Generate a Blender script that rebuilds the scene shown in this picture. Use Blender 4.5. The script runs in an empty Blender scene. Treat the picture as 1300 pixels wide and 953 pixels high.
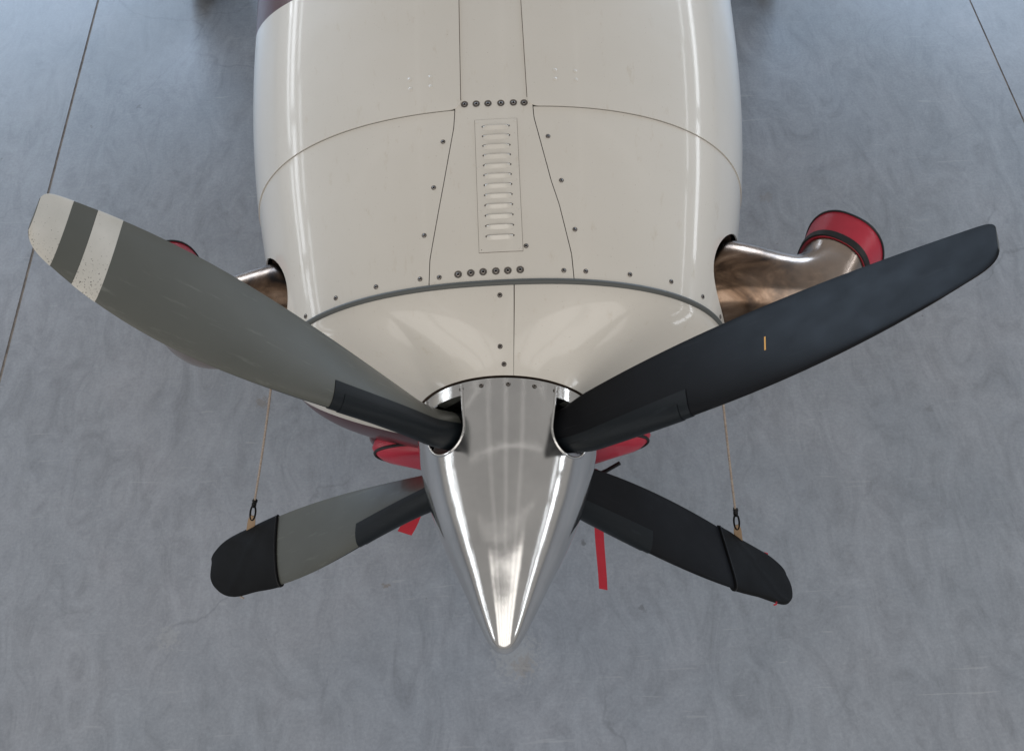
import bpy, bmesh, math, random
from mathutils import Vector, Matrix
random.seed(7)
sc = bpy.context.scene
COL = sc.collection
R = math.radians
H = 1.65                      # height of the propeller hub above the floor

# ------------------------------------------------------------------ camera
camd = bpy.data.cameras.new('camera'); cam = bpy.data.objects.new('camera', camd); COL.objects.link(cam)
cx, cu, cf = Vector((.998, -.0299, -.0470)), Vector((.0498, .8474, .5286)), Vector((-.0240, .5299, -.8477))
cf.normalize(); cx = (cx - cf*cx.dot(cf)).normalized(); cu = cx.cross(cf).normalized()
m = Matrix.Identity(4)
for i in range(3):
    m[i][0], m[i][1], m[i][2] = cx[i], cu[i], -cf[i]
m[0][3], m[1][3], m[2][3] = .101, -1.402, 2.794 + H
cam.matrix_world = m
camd.sensor_width = 36; camd.lens = 1505.9/1300*36
camd.shift_y = -44.5/1300
camd.clip_start = .05; camd.clip_end = 200
sc.camera = cam

# ------------------------------------------------------------------ light
w = bpy.data.worlds.new('World'); sc.world = w; w.use_nodes = True
bg = w.node_tree.nodes['Background']
bg.inputs[0].default_value = (1.0, .97, .935, 1); bg.inputs[1].default_value = .33
def area(name, loc, target, sx, sy, power, col):
    l = bpy.data.lights.new(name, 'AREA'); l.shape = 'RECTANGLE'; l.size = sx; l.size_y = sy
    l.energy = power; l.color = col
    o = bpy.data.objects.new(name, l); COL.objects.link(o)
    o.location = loc
    d = (Vector(target) - Vector(loc)).normalized()
    o.rotation_euler = d.to_track_quat('-Z', 'Y').to_euler()
    return o
# tall sloping glazing of the hangar front, ahead of the nose
for i, x in enumerate((-5.4, -3.2, -1.05, 1.05, 3.2, 5.4)):
    area('door_window_light', (x, -7.8, 6.8), (x, -1.6, 2.6), 1.95, 8.4, 66, (1.0, .955, .90))
# rows of window panes along both side walls
for z, hgt, rad, y0 in ((2.75, .30, 3.6, -5.2), (3.35, .44, 4.2, -4.6), (4.2, .22, 3.0, -3.9)):
    for k in range(6):
        y = y0 + k*2.9; ln = 2.2 + .3*((k*7) % 3)
        area('wall_window_light', (-8.5, y, z), (0, y*.7, 1.4), ln, hgt, rad*math.pi*ln*hgt, (.90, .95, 1.0))
for z, hgt, rad, y0 in ((3.35, .42, 5.5, -5.0), (4.7, .18, 3.4, -3.6)):
    for k in range(6):
        y = y0 + k*2.9
        area('wall_window_light', (8.5, y, z), (0, y*.7, 1.4), 2.45, hgt, rad*math.pi*2.45*hgt, (.90, .95, 1.0))
# daylight through the bays behind the aircraft
for x in (-6.5, 6.5):
    area('rear_bay_light', (x, 12, 4.6), (x*.4, 2, 0), 5.5, 3.4, 740, (.57, .76, 1.0))
# thin roof-light strips along the hangar, then added ones across it
for x in (-2.6, .1, 2.8):
    area('spinner_line_light', (x, -1, 9.0), (x, -1, 0), .10, 16, 3.2, (1, .97, .92))
for y in (-3.4, -.2, 3.2):  # added lamps standing in for roof trusses, to draw arcs on the spinner
    area('spinner_line_light', (0, y, 8.4), (0, y, 0), 15, .09, 2.6, (1, .97, .92))
sc.view_settings.view_transform = 'Standard'; sc.view_settings.look = 'None'
sc.view_settings.exposure = .08; sc.view_settings.gamma = 1
sc.render.engine = 'CYCLES'
sc.cycles.max_bounces = 8

# ------------------------------------------------------------------ materials
def mat(name):
    mt = bpy.data.materials.new(name); mt.use_nodes = True
    nt = mt.node_tree; return mt, nt, nt.nodes['Principled BSDF']
def simple(name, col, rough=.5, metal=0, coat=0, spec=.5):
    mt, nt, b = mat(name)
    b.inputs['Base Color'].default_value = (*col, 1); b.inputs['Roughness'].default_value = rough
    b.inputs['Metallic'].default_value = metal; b.inputs['Coat Weight'].default_value = coat
    b.inputs['Coat Roughness'].default_value = .04; b.inputs['Specular IOR Level'].default_value = spec
    return mt
def N(nt, t, **k):
    n = nt.nodes.new(t)
    for a, v in k.items(): setattr(n, a, v)
    return n
def noise(nt, scale, detail=4, vec=None, rough=.55, dist=0):
    n = N(nt, 'ShaderNodeTexNoise'); n.inputs['Scale'].default_value = scale
    n.inputs['Detail'].default_value = detail; n.inputs['Roughness'].default_value = rough
    n.inputs['Distortion'].default_value = dist
    if vec: nt.links.new(vec, n.inputs['Vector'])
    return n.outputs['Fac']
def coords(nt, sc_=(1, 1, 1), rot=(0, 0, 0)):
    t = N(nt, 'ShaderNodeTexCoord'); mp = N(nt, 'ShaderNodeMapping')
    mp.inputs['Scale'].default_value = sc_; mp.inputs['Rotation'].default_value = rot
    nt.links.new(t.outputs['Object'], mp.inputs['Vector']); return mp.outputs[0]
def ramp(nt, fac, stops, interp='LINEAR'):
    r = N(nt, 'ShaderNodeValToRGB'); r.color_ramp.interpolation = interp
    e = r.color_ramp.elements
    while len(e) < len(stops): e.new(.5)
    for i, (p, c) in enumerate(stops):
        e[i].position = p; e[i].color = (*c, 1) if len(c) == 3 else c
    nt.links.new(fac, r.inputs[0]); return r.outputs[0]
def g(v): return (v, v, v)
def mix(nt, fac, a, b, mode='MIX'):
    n = N(nt, 'ShaderNodeMix', data_type='RGBA', blend_type=mode)
    for s, v in ((0, fac), (6, a), (7, b)):
        if hasattr(v, 'is_output'): nt.links.new(v, n.inputs[s])
        else: n.inputs[s].default_value = v if s == 0 else (*v, 1)
    return n.outputs[2]
def mth(nt, op, a, b=None, c=None):
    n = N(nt, 'ShaderNodeMath', operation=op)
    for i, v in enumerate((a, b, c)):
        if v is None: continue
        if hasattr(v, 'is_output'): nt.links.new(v, n.inputs[i])
        else: n.inputs[i].default_value = v
    return n.outputs[0]
def bump(nt, b, h, strength=.1, dist=.01):
    n = N(nt, 'ShaderNodeBump'); n.inputs['Strength'].default_value = strength; n.inputs['Distance'].default_value = dist
    nt.links.new(h, n.inputs['Height']); nt.links.new(n.outputs[0], b.inputs['Normal'])

# glossy off-white paint with a maroon lower half (paint line is a function of the station along the fuselage)
def paint_mat():
    mt, nt, b = mat('airplane_paint')
    tc = N(nt, 'ShaderNodeTexCoord'); sp = N(nt, 'ShaderNodeSeparateXYZ'); nt.links.new(tc.outputs['Object'], sp.inputs[0])
    X, Y, Z = sp.outputs
    fc = N(nt, 'ShaderNodeMapRange'); nt.links.new(Y, fc.inputs[0]); fc.inputs[1].default_value = 0; fc.inputs[2].default_value = 2
    cv = N(nt, 'ShaderNodeFloatCurve'); nt.links.new(fc.outputs[0], cv.inputs['Value'])
    c = cv.mapping.curves[0]
    pts = [(0, -.10), (.10, -.10), (.20, -.085), (.28, -.11), (.5, -.24), (.9, -.22), (1.25, -.16), (2, -.1)]
    while len(c.points) < len(pts): c.points.new(.5, .5)
    for p, (y, z) in zip(c.points, pts): p.location = (y/2, (z + .5))
    cv.mapping.update()
    zl = mth(nt, 'SUBTRACT', cv.outputs[0], .5)
    low = mth(nt, 'MULTIPLY_ADD', mth(nt, 'SUBTRACT', zl, Z), 900.0, .5)
    # aft sweep of the colour over the fuselage
    yl = mth(nt, 'MULTIPLY_ADD', Z, -.47, 1.487)
    yl = mth(nt, 'MULTIPLY_ADD', X, .045, mth(nt, 'ADD', yl, .03))
    aft = mth(nt, 'MULTIPLY_ADD', mth(nt, 'SUBTRACT', Y, yl), 900.0, .5)
    fac = N(nt, 'ShaderNodeClamp'); nt.links.new(mth(nt, 'MAXIMUM', low, aft), fac.inputs[0])
    v = coords(nt)
    n1 = noise(nt, 2.2, 5, v)
    white = ramp(nt, n1, [(.3, (.675, .640, .578)), (.7, (.72, .684, .622))])
    grime = ramp(nt, noise(nt, 38, 6, coords(nt, (1, .25, 1)), .7), [(.60, g(1)), (.80, (.86, .82, .76))])
    white = mix(nt, 1.0, white, grime, 'MULTIPLY')
    spk = ramp(nt, noise(nt, 230, 2, v), [(.72, g(1)), (.75, (.45, .38, .32))])
    white = mix(nt, .5, white, mix(nt, 1.0, white, spk, 'MULTIPLY'))
    nt.links.new(mix(nt, fac.outputs[0], white, (.055, .006, .012)), b.inputs['Base Color'])
    b.inputs['Roughness'].default_value = .32
    nt.links.new(mth(nt, 'MULTIPLY_ADD', fac.outputs[0], -.7, .85), b.inputs['Coat Weight'])
    nt.links.new(mth(nt, 'MULTIPLY_ADD', noise(nt, 3, 5, v), .10, .03), b.inputs['Coat Roughness'])
    bump(nt, b, noise(nt, 3.2, 3, v), .17, .02)
    return mt
M_paint = paint_mat()
M_gap = simple('sealant_and_slot_shade', (.10, .065, .045), .8)  # brown for seams; also painted as shade in the louvre slots
M_black = simple('black_void', (.004, .004, .004), .9, spec=.1)
def chrome_mat():
    mt, nt, b = mat('polished_aluminium')
    b.inputs['Metallic'].default_value = 1
    v = coords(nt, (1, 1, 1))
    br = noise(nt, 40, 4, coords(nt, (30, .8, 30)), .6)
    nt.links.new(ramp(nt, noise(nt, 6, 4, v), [(.3, (.62, .615, .61)), (.7, (.74, .735, .725))]), b.inputs['Base Color'])
    rg = mth(nt, 'MULTIPLY_ADD', noise(nt, 9, 6, v, .65), .15, .02)
    nt.links.new(rg, b.inputs['Roughness'])
    hh = mth(nt, 'ADD', mth(nt, 'MULTIPLY', br, .06), noise(nt, 7, 3, v))
    bump(nt, b, hh, .05, .02)
    return mt
M_chrome = chrome_mat()
def exhaust_mat():
    mt, nt, b = mat('heat_tinted_steel')
    b.inputs['Metallic'].default_value = 1
    v = coords(nt)
    n = noise(nt, 6, 6, coords(nt, (1, 1.4, 1), (.5, .3, .6)), .62, 1.1)
    c = ramp(nt, n, [(.34, (.022, .018, .017)), (.45, (.085, .055, .038)), (.56, (.19, .125, .085)), (.70, (.33, .235, .175))])
    # soot fades away from the fuselage towards the outlet
    tc = N(nt, 'ShaderNodeTexCoord'); sp = N(nt, 'ShaderNodeSeparateXYZ'); nt.links.new(tc.outputs['Object'], sp.inputs[0])
    ax = mth(nt, 'ABSOLUTE', sp.outputs[0])
    f = ramp(nt, mth(nt, 'ADD', ax, mth(nt, 'MULTIPLY_ADD', noise(nt, 6, 4, v), .3, -.15)), [(.68, g(0)), (.9, g(1))])
    c = mix(nt, f, c, mix(nt, .62, c, (.62, .52, .455)))
    nt.links.new(c, b.inputs['Base Color'])
    nt.links.new(mth(nt, 'MULTIPLY_ADD', n, -.22, .33), b.inputs['Roughness'])
    bump(nt, b, noise(nt, 11, 3, v), .06, .02)
    return mt
M_exh = exhaust_mat()
def blade_mat(name, c1, c2, rough, sp=.4):
    mt, nt, b = mat(name)
    v = coords(nt)
    c = ramp(nt, noise(nt, 5, 6, v), [(.3, c1), (.7, c2)])
    sc1 = ramp(nt, noise(nt, 60, 4, coords(nt, (1, 1, .12)), .7), [(.60, g(0)), (.82, g(1))])
    c = mix(nt, mth(nt, 'MULTIPLY', sc1, .50), c, tuple(min(1, x*2.4 + .01) for x in c2))
    nt.links.new(c, b.inputs['Base Color'])
    nt.links.new(mth(nt, 'MULTIPLY_ADD', noise(nt, 14, 4, v), .16, rough - .08), b.inputs['Roughness'])
    b.inputs['Specular IOR Level'].default_value = sp
    return mt
M_grey = blade_mat('blade_grey_paint', (.080, .083, .072), (.096, .099, .087), .37, .5)
M_dark = blade_mat('blade_black_paint', (.0052, .0057, .0072), (.0085, .0092, .0114), .48, .13)
M_boot = blade_mat('rubber_boot', (.006, .0085, .011), (.009, .012, .015), .40, .22)
M_rubber = simple('grey_seal_rubber', (.10, .105, .10), .55)
def stripe_mat():
    mt, nt, b = mat('worn_white_stripe')
    v = coords(nt)
    tc = N(nt, 'ShaderNodeTexCoord'); sp = N(nt, 'ShaderNodeSeparateXYZ'); nt.links.new(tc.outputs['Object'], sp.inputs[0])
    base = ramp(nt, noise(nt, 9, 5, v), [(.3, (.50, .48, .43)), (.7, (.62, .595, .545))])
    # paint chips, thickest along the leading edge
    lead = N(nt, 'ShaderNodeMapRange'); nt.links.new(sp.outputs[1], lead.inputs[0])
    lead.inputs[1].default_value = -.10; lead.inputs[2].default_value = .03; lead.inputs[3].default_value = .10; lead.inputs[4].default_value = 0
    chips = ramp(nt, mth(nt, 'ADD', noise(nt, 260, 4, v, .65), lead.outputs[0]), [(.665, g(0)), (.70, g(1))])
    nt.links.new(mix(nt, chips, base, (.10, .095, .085)), b.inputs['Base Color']); b.inputs['Roughness'].default_value = .5
    return mt
M_stripe = stripe_mat()
def fabric_mat(name, c1, c2, rough=.6, sheen=0, scale=8):
    mt, nt, b = mat(name)
    v = coords(nt)
    nt.links.new(ramp(nt, noise(nt, scale, 5, v), [(.3, c1), (.7, c2)]), b.inputs['Base Color'])
    b.inputs['Roughness'].default_value = rough; b.inputs['Sheen Weight'].default_value = sheen
    bump(nt, b, noise(nt, 420, 2, v), .25, .002)
    return mt
M_red = fabric_mat('red_vinyl', (.40, .022, .045), (.52, .035, .065), .30)
M_redf = fabric_mat('red_ribbon', (.42, .008, .022), (.50, .012, .028), .55)
M_cover = fabric_mat('black_canvas', (.006, .0062, .007), (.010, .0105, .0115), .7)
M_cover.node_tree.nodes['Principled BSDF'].inputs['Specular IOR Level'].default_value = .15
M_pipe = simple('black_piping', (.006, .006, .007), .5)
M_rope = fabric_mat('braided_cord', (.26, .20, .16), (.46, .39, .33), .8, 0, 160)
M_leather = fabric_mat('tan_leather', (.30, .20, .12), (.40, .28, .18), .65)
M_hook = simple('blackened_steel', (.02, .02, .02), .35, .8)
M_screw = simple('steel_screw', (.30, .27, .25), .45, 1)
M_dimple = simple('dark_dimple', (.13, .115, .10), .6, .2)
M_yellow = simple('orange_mark', (.75, .34, .02), .5)
M_tyre = simple('tyre_rubber', (.012, .012, .013), .7)
M_white = simple('white_metal', (.7, .7, .68), .4)

RUST, PALE, OIL = (.20, .155, .11), (.50, .50, .49), (.10, .10, .10)
STAINS = [(-.028, -.071, .045, RUST, .40), (-.05, -.03, .10, PALE, .25), (-1.113, 1.124, .030, RUST, .40), (-.553, .271, .016, RUST, .55), (.441, .132, .016, OIL, .40),
          (.784, .331, .012, OIL, .55), (1.715, .932, .020, OIL, .30), (-1.9, 2.9, .016, OIL, .4), (1.2, 2.1, .035, RUST, .22), (.231, .408, .012, OIL, .55), (-1.4, .1, .05, PALE, .2)]
def floor_mat(name, stain):
    mt, nt, b = mat(name)
    v = coords(nt)
    big = noise(nt, .55, 5, v, .55, .6)
    mid = noise(nt, 2.6, 7, v, .62, .4)
    c = ramp(nt, mid, [(.30, (.245, .265, .295)), (.5, (.30, .317, .345)), (.70, (.35, .36, .388))])
    c = mix(nt, .55, c, ramp(nt, big, [(.3, (.25, .28, .315)), (.7, (.34, .345, .372))]))
    swirl = noise(nt, 7, 8, coords(nt, (1, .45, 1), (0, 0, .5)), .72, 1.8)
    c = mix(nt, 1.0, c, ramp(nt, swirl, [(.32, g(.83)), (.5, g(1.0)), (.70, g(1.13))]), 'MULTIPLY')
    fine = noise(nt, 85, 5, v, .7)
    mid2 = noise(nt, 24, 5, v, .7)
    c = mix(nt, 1.0, c, ramp(nt, mid2, [(.28, g(.95)), (.72, g(1.04))]), 'MULTIPLY')
    c = mix(nt, 1.0, c, ramp(nt, fine, [(.25, g(.86)), (.75, g(1.11))]), 'MULTIPLY')
    # light scuffs left by wheels and dragged kit
    for rot, s in ((.35, 3.1), (-.8, 2.3), (1.25, 2.7)):
        sv = coords(nt, (s*.8, s*11, 1), (0, 0, rot))
        k = ramp(nt, noise(nt, 1.6, 2, sv, .4, .9), [(.705, g(0)), (.74, g(1))])
        msk = ramp(nt, noise(nt, 1.7 + rot*.2, 2, v), [(.46, g(0)), (.60, g(1))])
        f = mth(nt, 'MULTIPLY', mth(nt, 'MULTIPLY', k, msk), .42)
        c = mix(nt, f, c, (.42, .43, .45))
    # hairline cracks
    dv = N(nt, 'ShaderNodeVectorMath', operation='ADD')
    nz = N(nt, 'ShaderNodeTexNoise'); nz.inputs['Scale'].default_value = 2.2; nz.inputs['Detail'].default_value = 5
    nt.links.new(v, nz.inputs['Vector'])
    sc_ = N(nt, 'ShaderNodeVectorMath', operation='SCALE'); nt.links.new(nz.outputs['Color'], sc_.inputs[0]); sc_.inputs['Scale'].default_value = .5
    nt.links.new(v, dv.inputs[0]); nt.links.new(sc_.outputs[0], dv.inputs[1])
    vo = N(nt, 'ShaderNodeTexVoronoi', feature='DISTANCE_TO_EDGE'); vo.inputs['Scale'].default_value = .42
    nt.links.new(dv.outputs[0], vo.inputs['Vector'])
    cr = ramp(nt, vo.outputs['Distance'], [(.0, g(1)), (.0035, g(0))])
    cm = ramp(nt, noise(nt, .9, 2, v), [(.48, g(0)), (.6, g(1))])
    c = mix(nt, mth(nt, 'MULTIPLY', mth(nt, 'MULTIPLY', cr, cm), .24), c, (.07, .075, .08))
    spot = ramp(nt, noise(nt, 21, 2, v), [(.76, g(0)), (.785, g(1))])
    c = mix(nt, mth(nt, 'MULTIPLY', spot, .45), c, stain)
    # a few old drips and rust spots where the photograph has them
    for (sx, sy, sr, cc, ff) in STAINS:
        vm = N(nt, 'ShaderNodeVectorMath', operation='DISTANCE'); nt.links.new(v, vm.inputs[0]); vm.inputs[1].default_value = (sx, sy, 0)
        wob = noise(nt, 55, 3, v, .7)
        f = mth(nt, 'ADD', vm.outputs['Value'], mth(nt, 'MULTIPLY_ADD', wob, sr*3.6, -sr*1.8))
        k = ramp(nt, mth(nt, 'DIVIDE', f, sr*2), [(.25, g(1)), (.5, g(0))])
        c = mix(nt, mth(nt, 'MULTIPLY', k, ff), c, cc)
    nt.links.new(c, b.inputs['Base Color'])
    nt.links.new(mth(nt, 'MULTIPLY_ADD', swirl, .22, .30), b.inputs['Roughness'])
    b.inputs['Specular IOR Level'].default_value = .5
    bump(nt, b, fine, .10, .004)
    return mt
M_floor = floor_mat('hangar_concrete', (.12, .10, .085))
def joint_mat():
    mt, nt, b = mat('joint_filler'); v = coords(nt)
    nt.links.new(ramp(nt, noise(nt, 14, 5, v, .7), [(.35, (.14, .12, .105)), (.6, (.28, .24, .205))]), b.inputs['Base Color'])
    b.inputs['Roughness'].default_value = .85; return mt
M_joint = joint_mat()

# ------------------------------------------------------------------ mesh helpers
def link(name, me, parent=None, loc=None, mats=()):
    o = bpy.data.objects.new(name, me); COL.objects.link(o)
    for mm in mats: me.materials.append(mm)
    if parent: o.parent = parent
    if loc is not None: o.location = loc
    return o
def finish(bm, name, angle=40):
    bmesh.ops.recalc_face_normals(bm, faces=bm.faces)
    me = bpy.data.meshes.new(name); bm.to_mesh(me); bm.free()
    me.polygons.foreach_set('use_smooth', [True]*len(me.polygons))
    me.set_sharp_from_angle(angle=R(angle)); return me
def empty(name, loc=(0, 0, 0)):
    o = bpy.data.objects.new(name, None); COL.objects.link(o); o.location = loc; return o
def tag(o, label=None, cat=None, group=None, kind=None):
    if label: o['label'] = label
    if cat: o['category'] = cat
    if group: o['group'] = group
    if kind: o['kind'] = kind
    return o
def loft(rings, closed=True, cap=True, name='m', mats=None, angle=40):
    bm = bmesh.new(); vs = [[bm.verts.new(p) for p in r] for r in rings]; n = len(rings[0])
    for a, b in zip(vs[:-1], vs[1:]):
        for i in range(n if closed else n - 1):
            bm.faces.new((a[i], a[(i+1) % n], b[(i+1) % n], b[i]))
    if cap and closed:
        bm.faces.new(vs[0]); bm.faces.new(vs[-1])
    return finish(bm, name, angle)
def tube(path, rad, n=8, name='tube', flat=1.0, closed=False):
    pts = [Vector(p) for p in path]; rings = []; L = len(pts)
    prev = None
    for i, p in enumerate(pts):
        if closed: t = (pts[(i+1) % L] - pts[i-1]).normalized()
        else: t = (pts[min(i+1, L-1)] - pts[max(i-1, 0)]).normalized()
        a = prev if prev is not None else (Vector((0, 0, 1)) if abs(t.z) < .9 else Vector((1, 0, 0)))
        a = (a - t*a.dot(t)).normalized(); prev = a; b = t.cross(a)
        rr = rad(i/(L-1)) if callable(rad) else rad
        rings.append([p + a*math.cos(q)*rr + b*math.sin(q)*rr*flat for q in [2*math.pi*k/n for k in range(n)]])
    if closed: rings.append(rings[0]); 
    bm = bmesh.new(); vs = [[bm.verts.new(p) for p in r] for r in rings[:-1 if closed else None]]
    if closed: vs.append(vs[0])
    for a, b in zip(vs[:-1], vs[1:]):
        for i in range(n): bm.faces.new((a[i], a[(i+1) % n], b[(i+1) % n], b[i]))
    if not closed: bm.faces.new(vs[0]); bm.faces.new(vs[-1])
    return finish(bm, name, 60)
def shell(f, nu, nv, off, thick, name, du=1e-3):
    """closed sheet over f(u,v), u,v in 0..1, lying `off` outside the surface, `thick` deep"""
    P, Q = [], []
    for i in range(nu+1):
        ra, rb = [], []
        for j in range(nv+1):
            u, v = i/nu, j/nv
            u0, u1, v0, v1 = max(u-du, 0), min(u+du, 1), max(v-du, 0), min(v+du, 1)
            p = Vector(f(u, v)); tu = Vector(f(u1, v)) - Vector(f(u0, v)); tv = Vector(f(u, v1)) - Vector(f(u, v0))
            n = tu.cross(tv).normalized()
            if n.dot(p - Vector((0, p.y + .3, -.05))) < 0: n = -n
            ra.append(p + n*off); rb.append(p + n*(off - thick))
        P.append(ra); Q.append(rb)
    bm = bmesh.new()
    A = [[bm.verts.new(p) for p in r] for r in P]; B = [[bm.verts.new(p) for p in r] for r in Q]
    for i in range(nu):
        for j in range(nv):
            bm.faces.new((A[i][j], A[i+1][j], A[i+1][j+1], A[i][j+1]))
            bm.faces.new((B[i][j+1], B[i+1][j+1], B[i+1][j], B[i][j]))
    for i in range(nu):
        bm.faces.new((A[i][0], B[i][0], B[i+1][0], A[i+1][0])); bm.faces.new((A[i+1][nv], B[i+1][nv], B[i][nv], A[i][nv]))
    for j in range(nv):
        bm.faces.new((A[0][j+1], B[0][j+1], B[0][j], A[0][j])); bm.faces.new((A[nu][j], B[nu][j], B[nu][j+1], A[nu][j+1]))
    return finish(bm, name, 35)
def cut(obj, cutters, angle=35):
    """subtract cutter meshes from an object's mesh for good"""
    for cme in cutters:
        co = bpy.data.objects.new('cutter', cme); COL.objects.link(co); co.matrix_world = obj.matrix_basis
        md = obj.modifiers.new('b', 'BOOLEAN'); md.operation = 'DIFFERENCE'; md.solver = 'EXACT'; md.object = co
        bpy.context.view_layer.update()
        dg = bpy.context.evaluated_depsgraph_get()
        me = bpy.data.meshes.new_from_object(obj.evaluated_get(dg))
        obj.modifiers.clear(); obj.data = me
        bpy.data.objects.remove(co)
    obj.data.set_sharp_from_angle(angle=R(angle))
def interp(x, xs, ys):
    if x <= xs[0]: return ys[0] + (x-xs[0])*(ys[1]-ys[0])/(xs[1]-xs[0])
    if x >= xs[-1]: return ys[-1] + (x-xs[-1])*(ys[-1]-ys[-2])/(xs[-1]-xs[-2])
    i = max(k for k in range(len(xs)-1) if xs[k] <= x); h = xs[i+1]-xs[i]; t = (x-xs[i])/h
    def sl(k):
        if k == 0: return (ys[1]-ys[0])/(xs[1]-xs[0])
        if k == len(xs)-1: return (ys[-1]-ys[-2])/(xs[-1]-xs[-2])
        return (ys[k+1]-ys[k-1])/(xs[k+1]-xs[k-1])
    a, b = sl(i)*h, sl(i+1)*h
    return (2*t**3-3*t*t+1)*ys[i] + (t**3-2*t*t+t)*a + (-2*t**3+3*t*t)*ys[i+1] + (t**3-t*t)*b
def lin(x, xs, ys):
    if x <= xs[0]: return ys[0]
    if x >= xs[-1]: return ys[-1]
    i = max(k for k in range(len(xs)-1) if xs[k] <= x)
    return ys[i] + (ys[i+1]-ys[i])*(x-xs[i])/(xs[i+1]-xs[i])
def ellring(c, ax, ay, a, b, n=40):
    c, ax, ay = Vector(c), Vector(ax), Vector(ay)
    return [c + ax*a*math.cos(2*math.pi*k/n) + ay*b*math.sin(2*math.pi*k/n) for k in range(n)]

# ------------------------------------------------------------------ the floor: slabs parted by two filled joints
def quadbox(pts, z0, z1, name):
    bm = bmesh.new()
    a = [bm.verts.new((x, y, z1)) for x, y in pts]; b = [bm.verts.new((x, y, z0)) for x, y in pts]
    bm.faces.new(a); bm.faces.new(b[::-1]); n = len(pts)
    for i in range(n): bm.faces.new((a[i], b[i], b[(i+1) % n], a[(i+1) % n]))
    bmesh.ops.recalc_face_normals(bm, faces=bm.faces)
    me = bpy.data.meshes.new(name); bm.to_mesh(me); bm.free(); return me
floor = link('floor', quadbox([(-16, -12), (16, -12), (16, 18), (-16, 18)], -.12, -.0032, 'floor'), mats=[M_joint])
tag(floor, 'grey concrete hangar floor with saw-cut joints', kind='structure')
def jl(y): return -2.238 + (y-3.72)*.0266
def jr(y): return 2.438 + (y-3.34)*-.0736
gl, gr = .0062, .0042
link('slab', quadbox([(-16, -12), (jl(-12)-gl, -12), (jl(18)-gl, 18), (-16, 18)], -.003, 0, 'slab'), floor, mats=[M_floor])
link('slab', quadbox([(jl(-12)+gl, -12), (jr(-12)-gr, -12), (jr(18)-gr, 18), (jl(18)+gl, 18)], -.003, 0, 'slab'), floor, mats=[M_floor])
link('slab', quadbox([(jr(-12)+gr, -12), (16, -12), (16, 18), (jr(18)+gr, 18)], -.003, 0, 'slab'), floor, mats=[M_floor])

# ------------------------------------------------------------------ the airplane
plane = tag(empty('airplane'), 'cream and maroon turboprop airplane nose with four-blade propeller and polished spinner', 'airplane')
HUB = (0, 0, H)
YS = [.29, .50, .77, 1.10, 1.5, 2.2, 3.0, 4.6]
WS = [.605, .655, .708, .750, .770, .785, .785, .76]
TS = [.357, .412, .472, .530, .590, .68, .78, .85]
BS = [-.50, -.55, -.58, -.61, -.63, -.65, -.66, -.64]
NN = 2.27
def sec(y, th):
    wd, t, b = interp(y, YS, WS), interp(y, YS, TS), interp(y, YS, BS)
    zc = -.02; c, s = math.cos(th), math.sin(th)
    h = (t-zc) if s >= 0 else (zc-b)
    return (wd*math.copysign(abs(c)**(2/NN), c), y, zc + h*math.copysign(abs(s)**(2/NN), s))
def thx(x, y):
    c = (abs(x)/interp(y, YS, WS))**(NN/2); return math.acos(math.copysign(min(c, 1), x))
def on_top(x, y, off=0):
    """point and normal on the upper cowl surface"""
    th = thx(x, y); p = Vector(sec(y, th))
    n = (Vector(sec(y, th+.01)) - Vector(sec(y, th-.01))).cross(Vector(sec(y+.01, th)) - Vector(sec(y-.01, th)))
    n.normalize()
    if n.z < 0: n = -n
    return p + n*off, n
# inner structure: dark under the panels, painted where it shows
rings = []
NT = 96
ylist = [.30 + .06*k for k in range(31)] + [2.3, 2.6, 3.0, 3.4, 3.8, 4.2, 4.6]
bm = bmesh.new(); vs = []
for y in ylist:
    r = []
    for k in range(NT):
        th = 2*math.pi*k/NT
        p = Vector(sec(y, th)); wd = interp(y, YS, WS)
        k_ = .975 if y < 2.1 else 1
        r.append(bm.verts.new((p.x*k_, p.y, -.02 + (p.z+.02)*k_)))
    vs.append(r)
for i, (a, b) in enumerate(zip(vs[:-1], vs[1:])):
    for k in range(NT):
        f = bm.faces.new((a[k], a[(k+1) % NT], b[(k+1) % NT], b[k]))
        f.material_index = 0 if ylist[i] < 2.09 else 1
bm.faces.new(vs[0]); bm.faces.new(vs[-1]).material_index = 1
hull = link('fuselage', finish(bm, 'fuselage'), plane, HUB, [M_gap, M_paint])

# cowl panels --------------------------------------------------------
Y_A, Y_B = .297, .771
cl = ([.29, .365, .51, .574, .72, .768, .80, 2.1], [-.172, -.168, -.139, -.126, -.098, -.094, -.094, -.094])
cr = ([.29, .364, .495, .559, .74, .77, .80, 2.1], [.193, .190, .166, .149, .113, .112, .112, .112])
G = .0011
def strip(y0, y1, xa, xb):
    def f(u, v):
        y = y0 + (y1-y0)*v
        ta, tb = thx(xa(y), y), thx(xb(y), y)
        return sec(y, ta + (tb-ta)*u)
    return f
cpan = link('centre_panel', shell(strip(Y_A, 2.09, lambda y: lin(y, *cl)+G, lambda y: lin(y, *cr)-G), 16, 110, .0015, .004, 'centre_panel'), plane, HUB, [M_paint])
LOW = -R(88)
def side(sgn, y0f, y1, edge):
    def f(u, v):
        y = y0f(u) + (y1-y0f(u))*v
        te = thx(edge(y), y)
        if sgn > 0: th = LOW + (te-LOW)*(1-u)
        else: th = te + (math.pi-LOW-te)*u
        return sec(y, th)
    return f
hole_c = (.455, .02)
def hole_cutter(sgn, x0=.36, x1=.95):
    return loft([ellring((sgn*x, hole_c[0], hole_c[1]), (0, 1, 0), (0, 0, 1), .152, .178, 64) for x in (x0, x1)], name='cut')
cowls = {}
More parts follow.
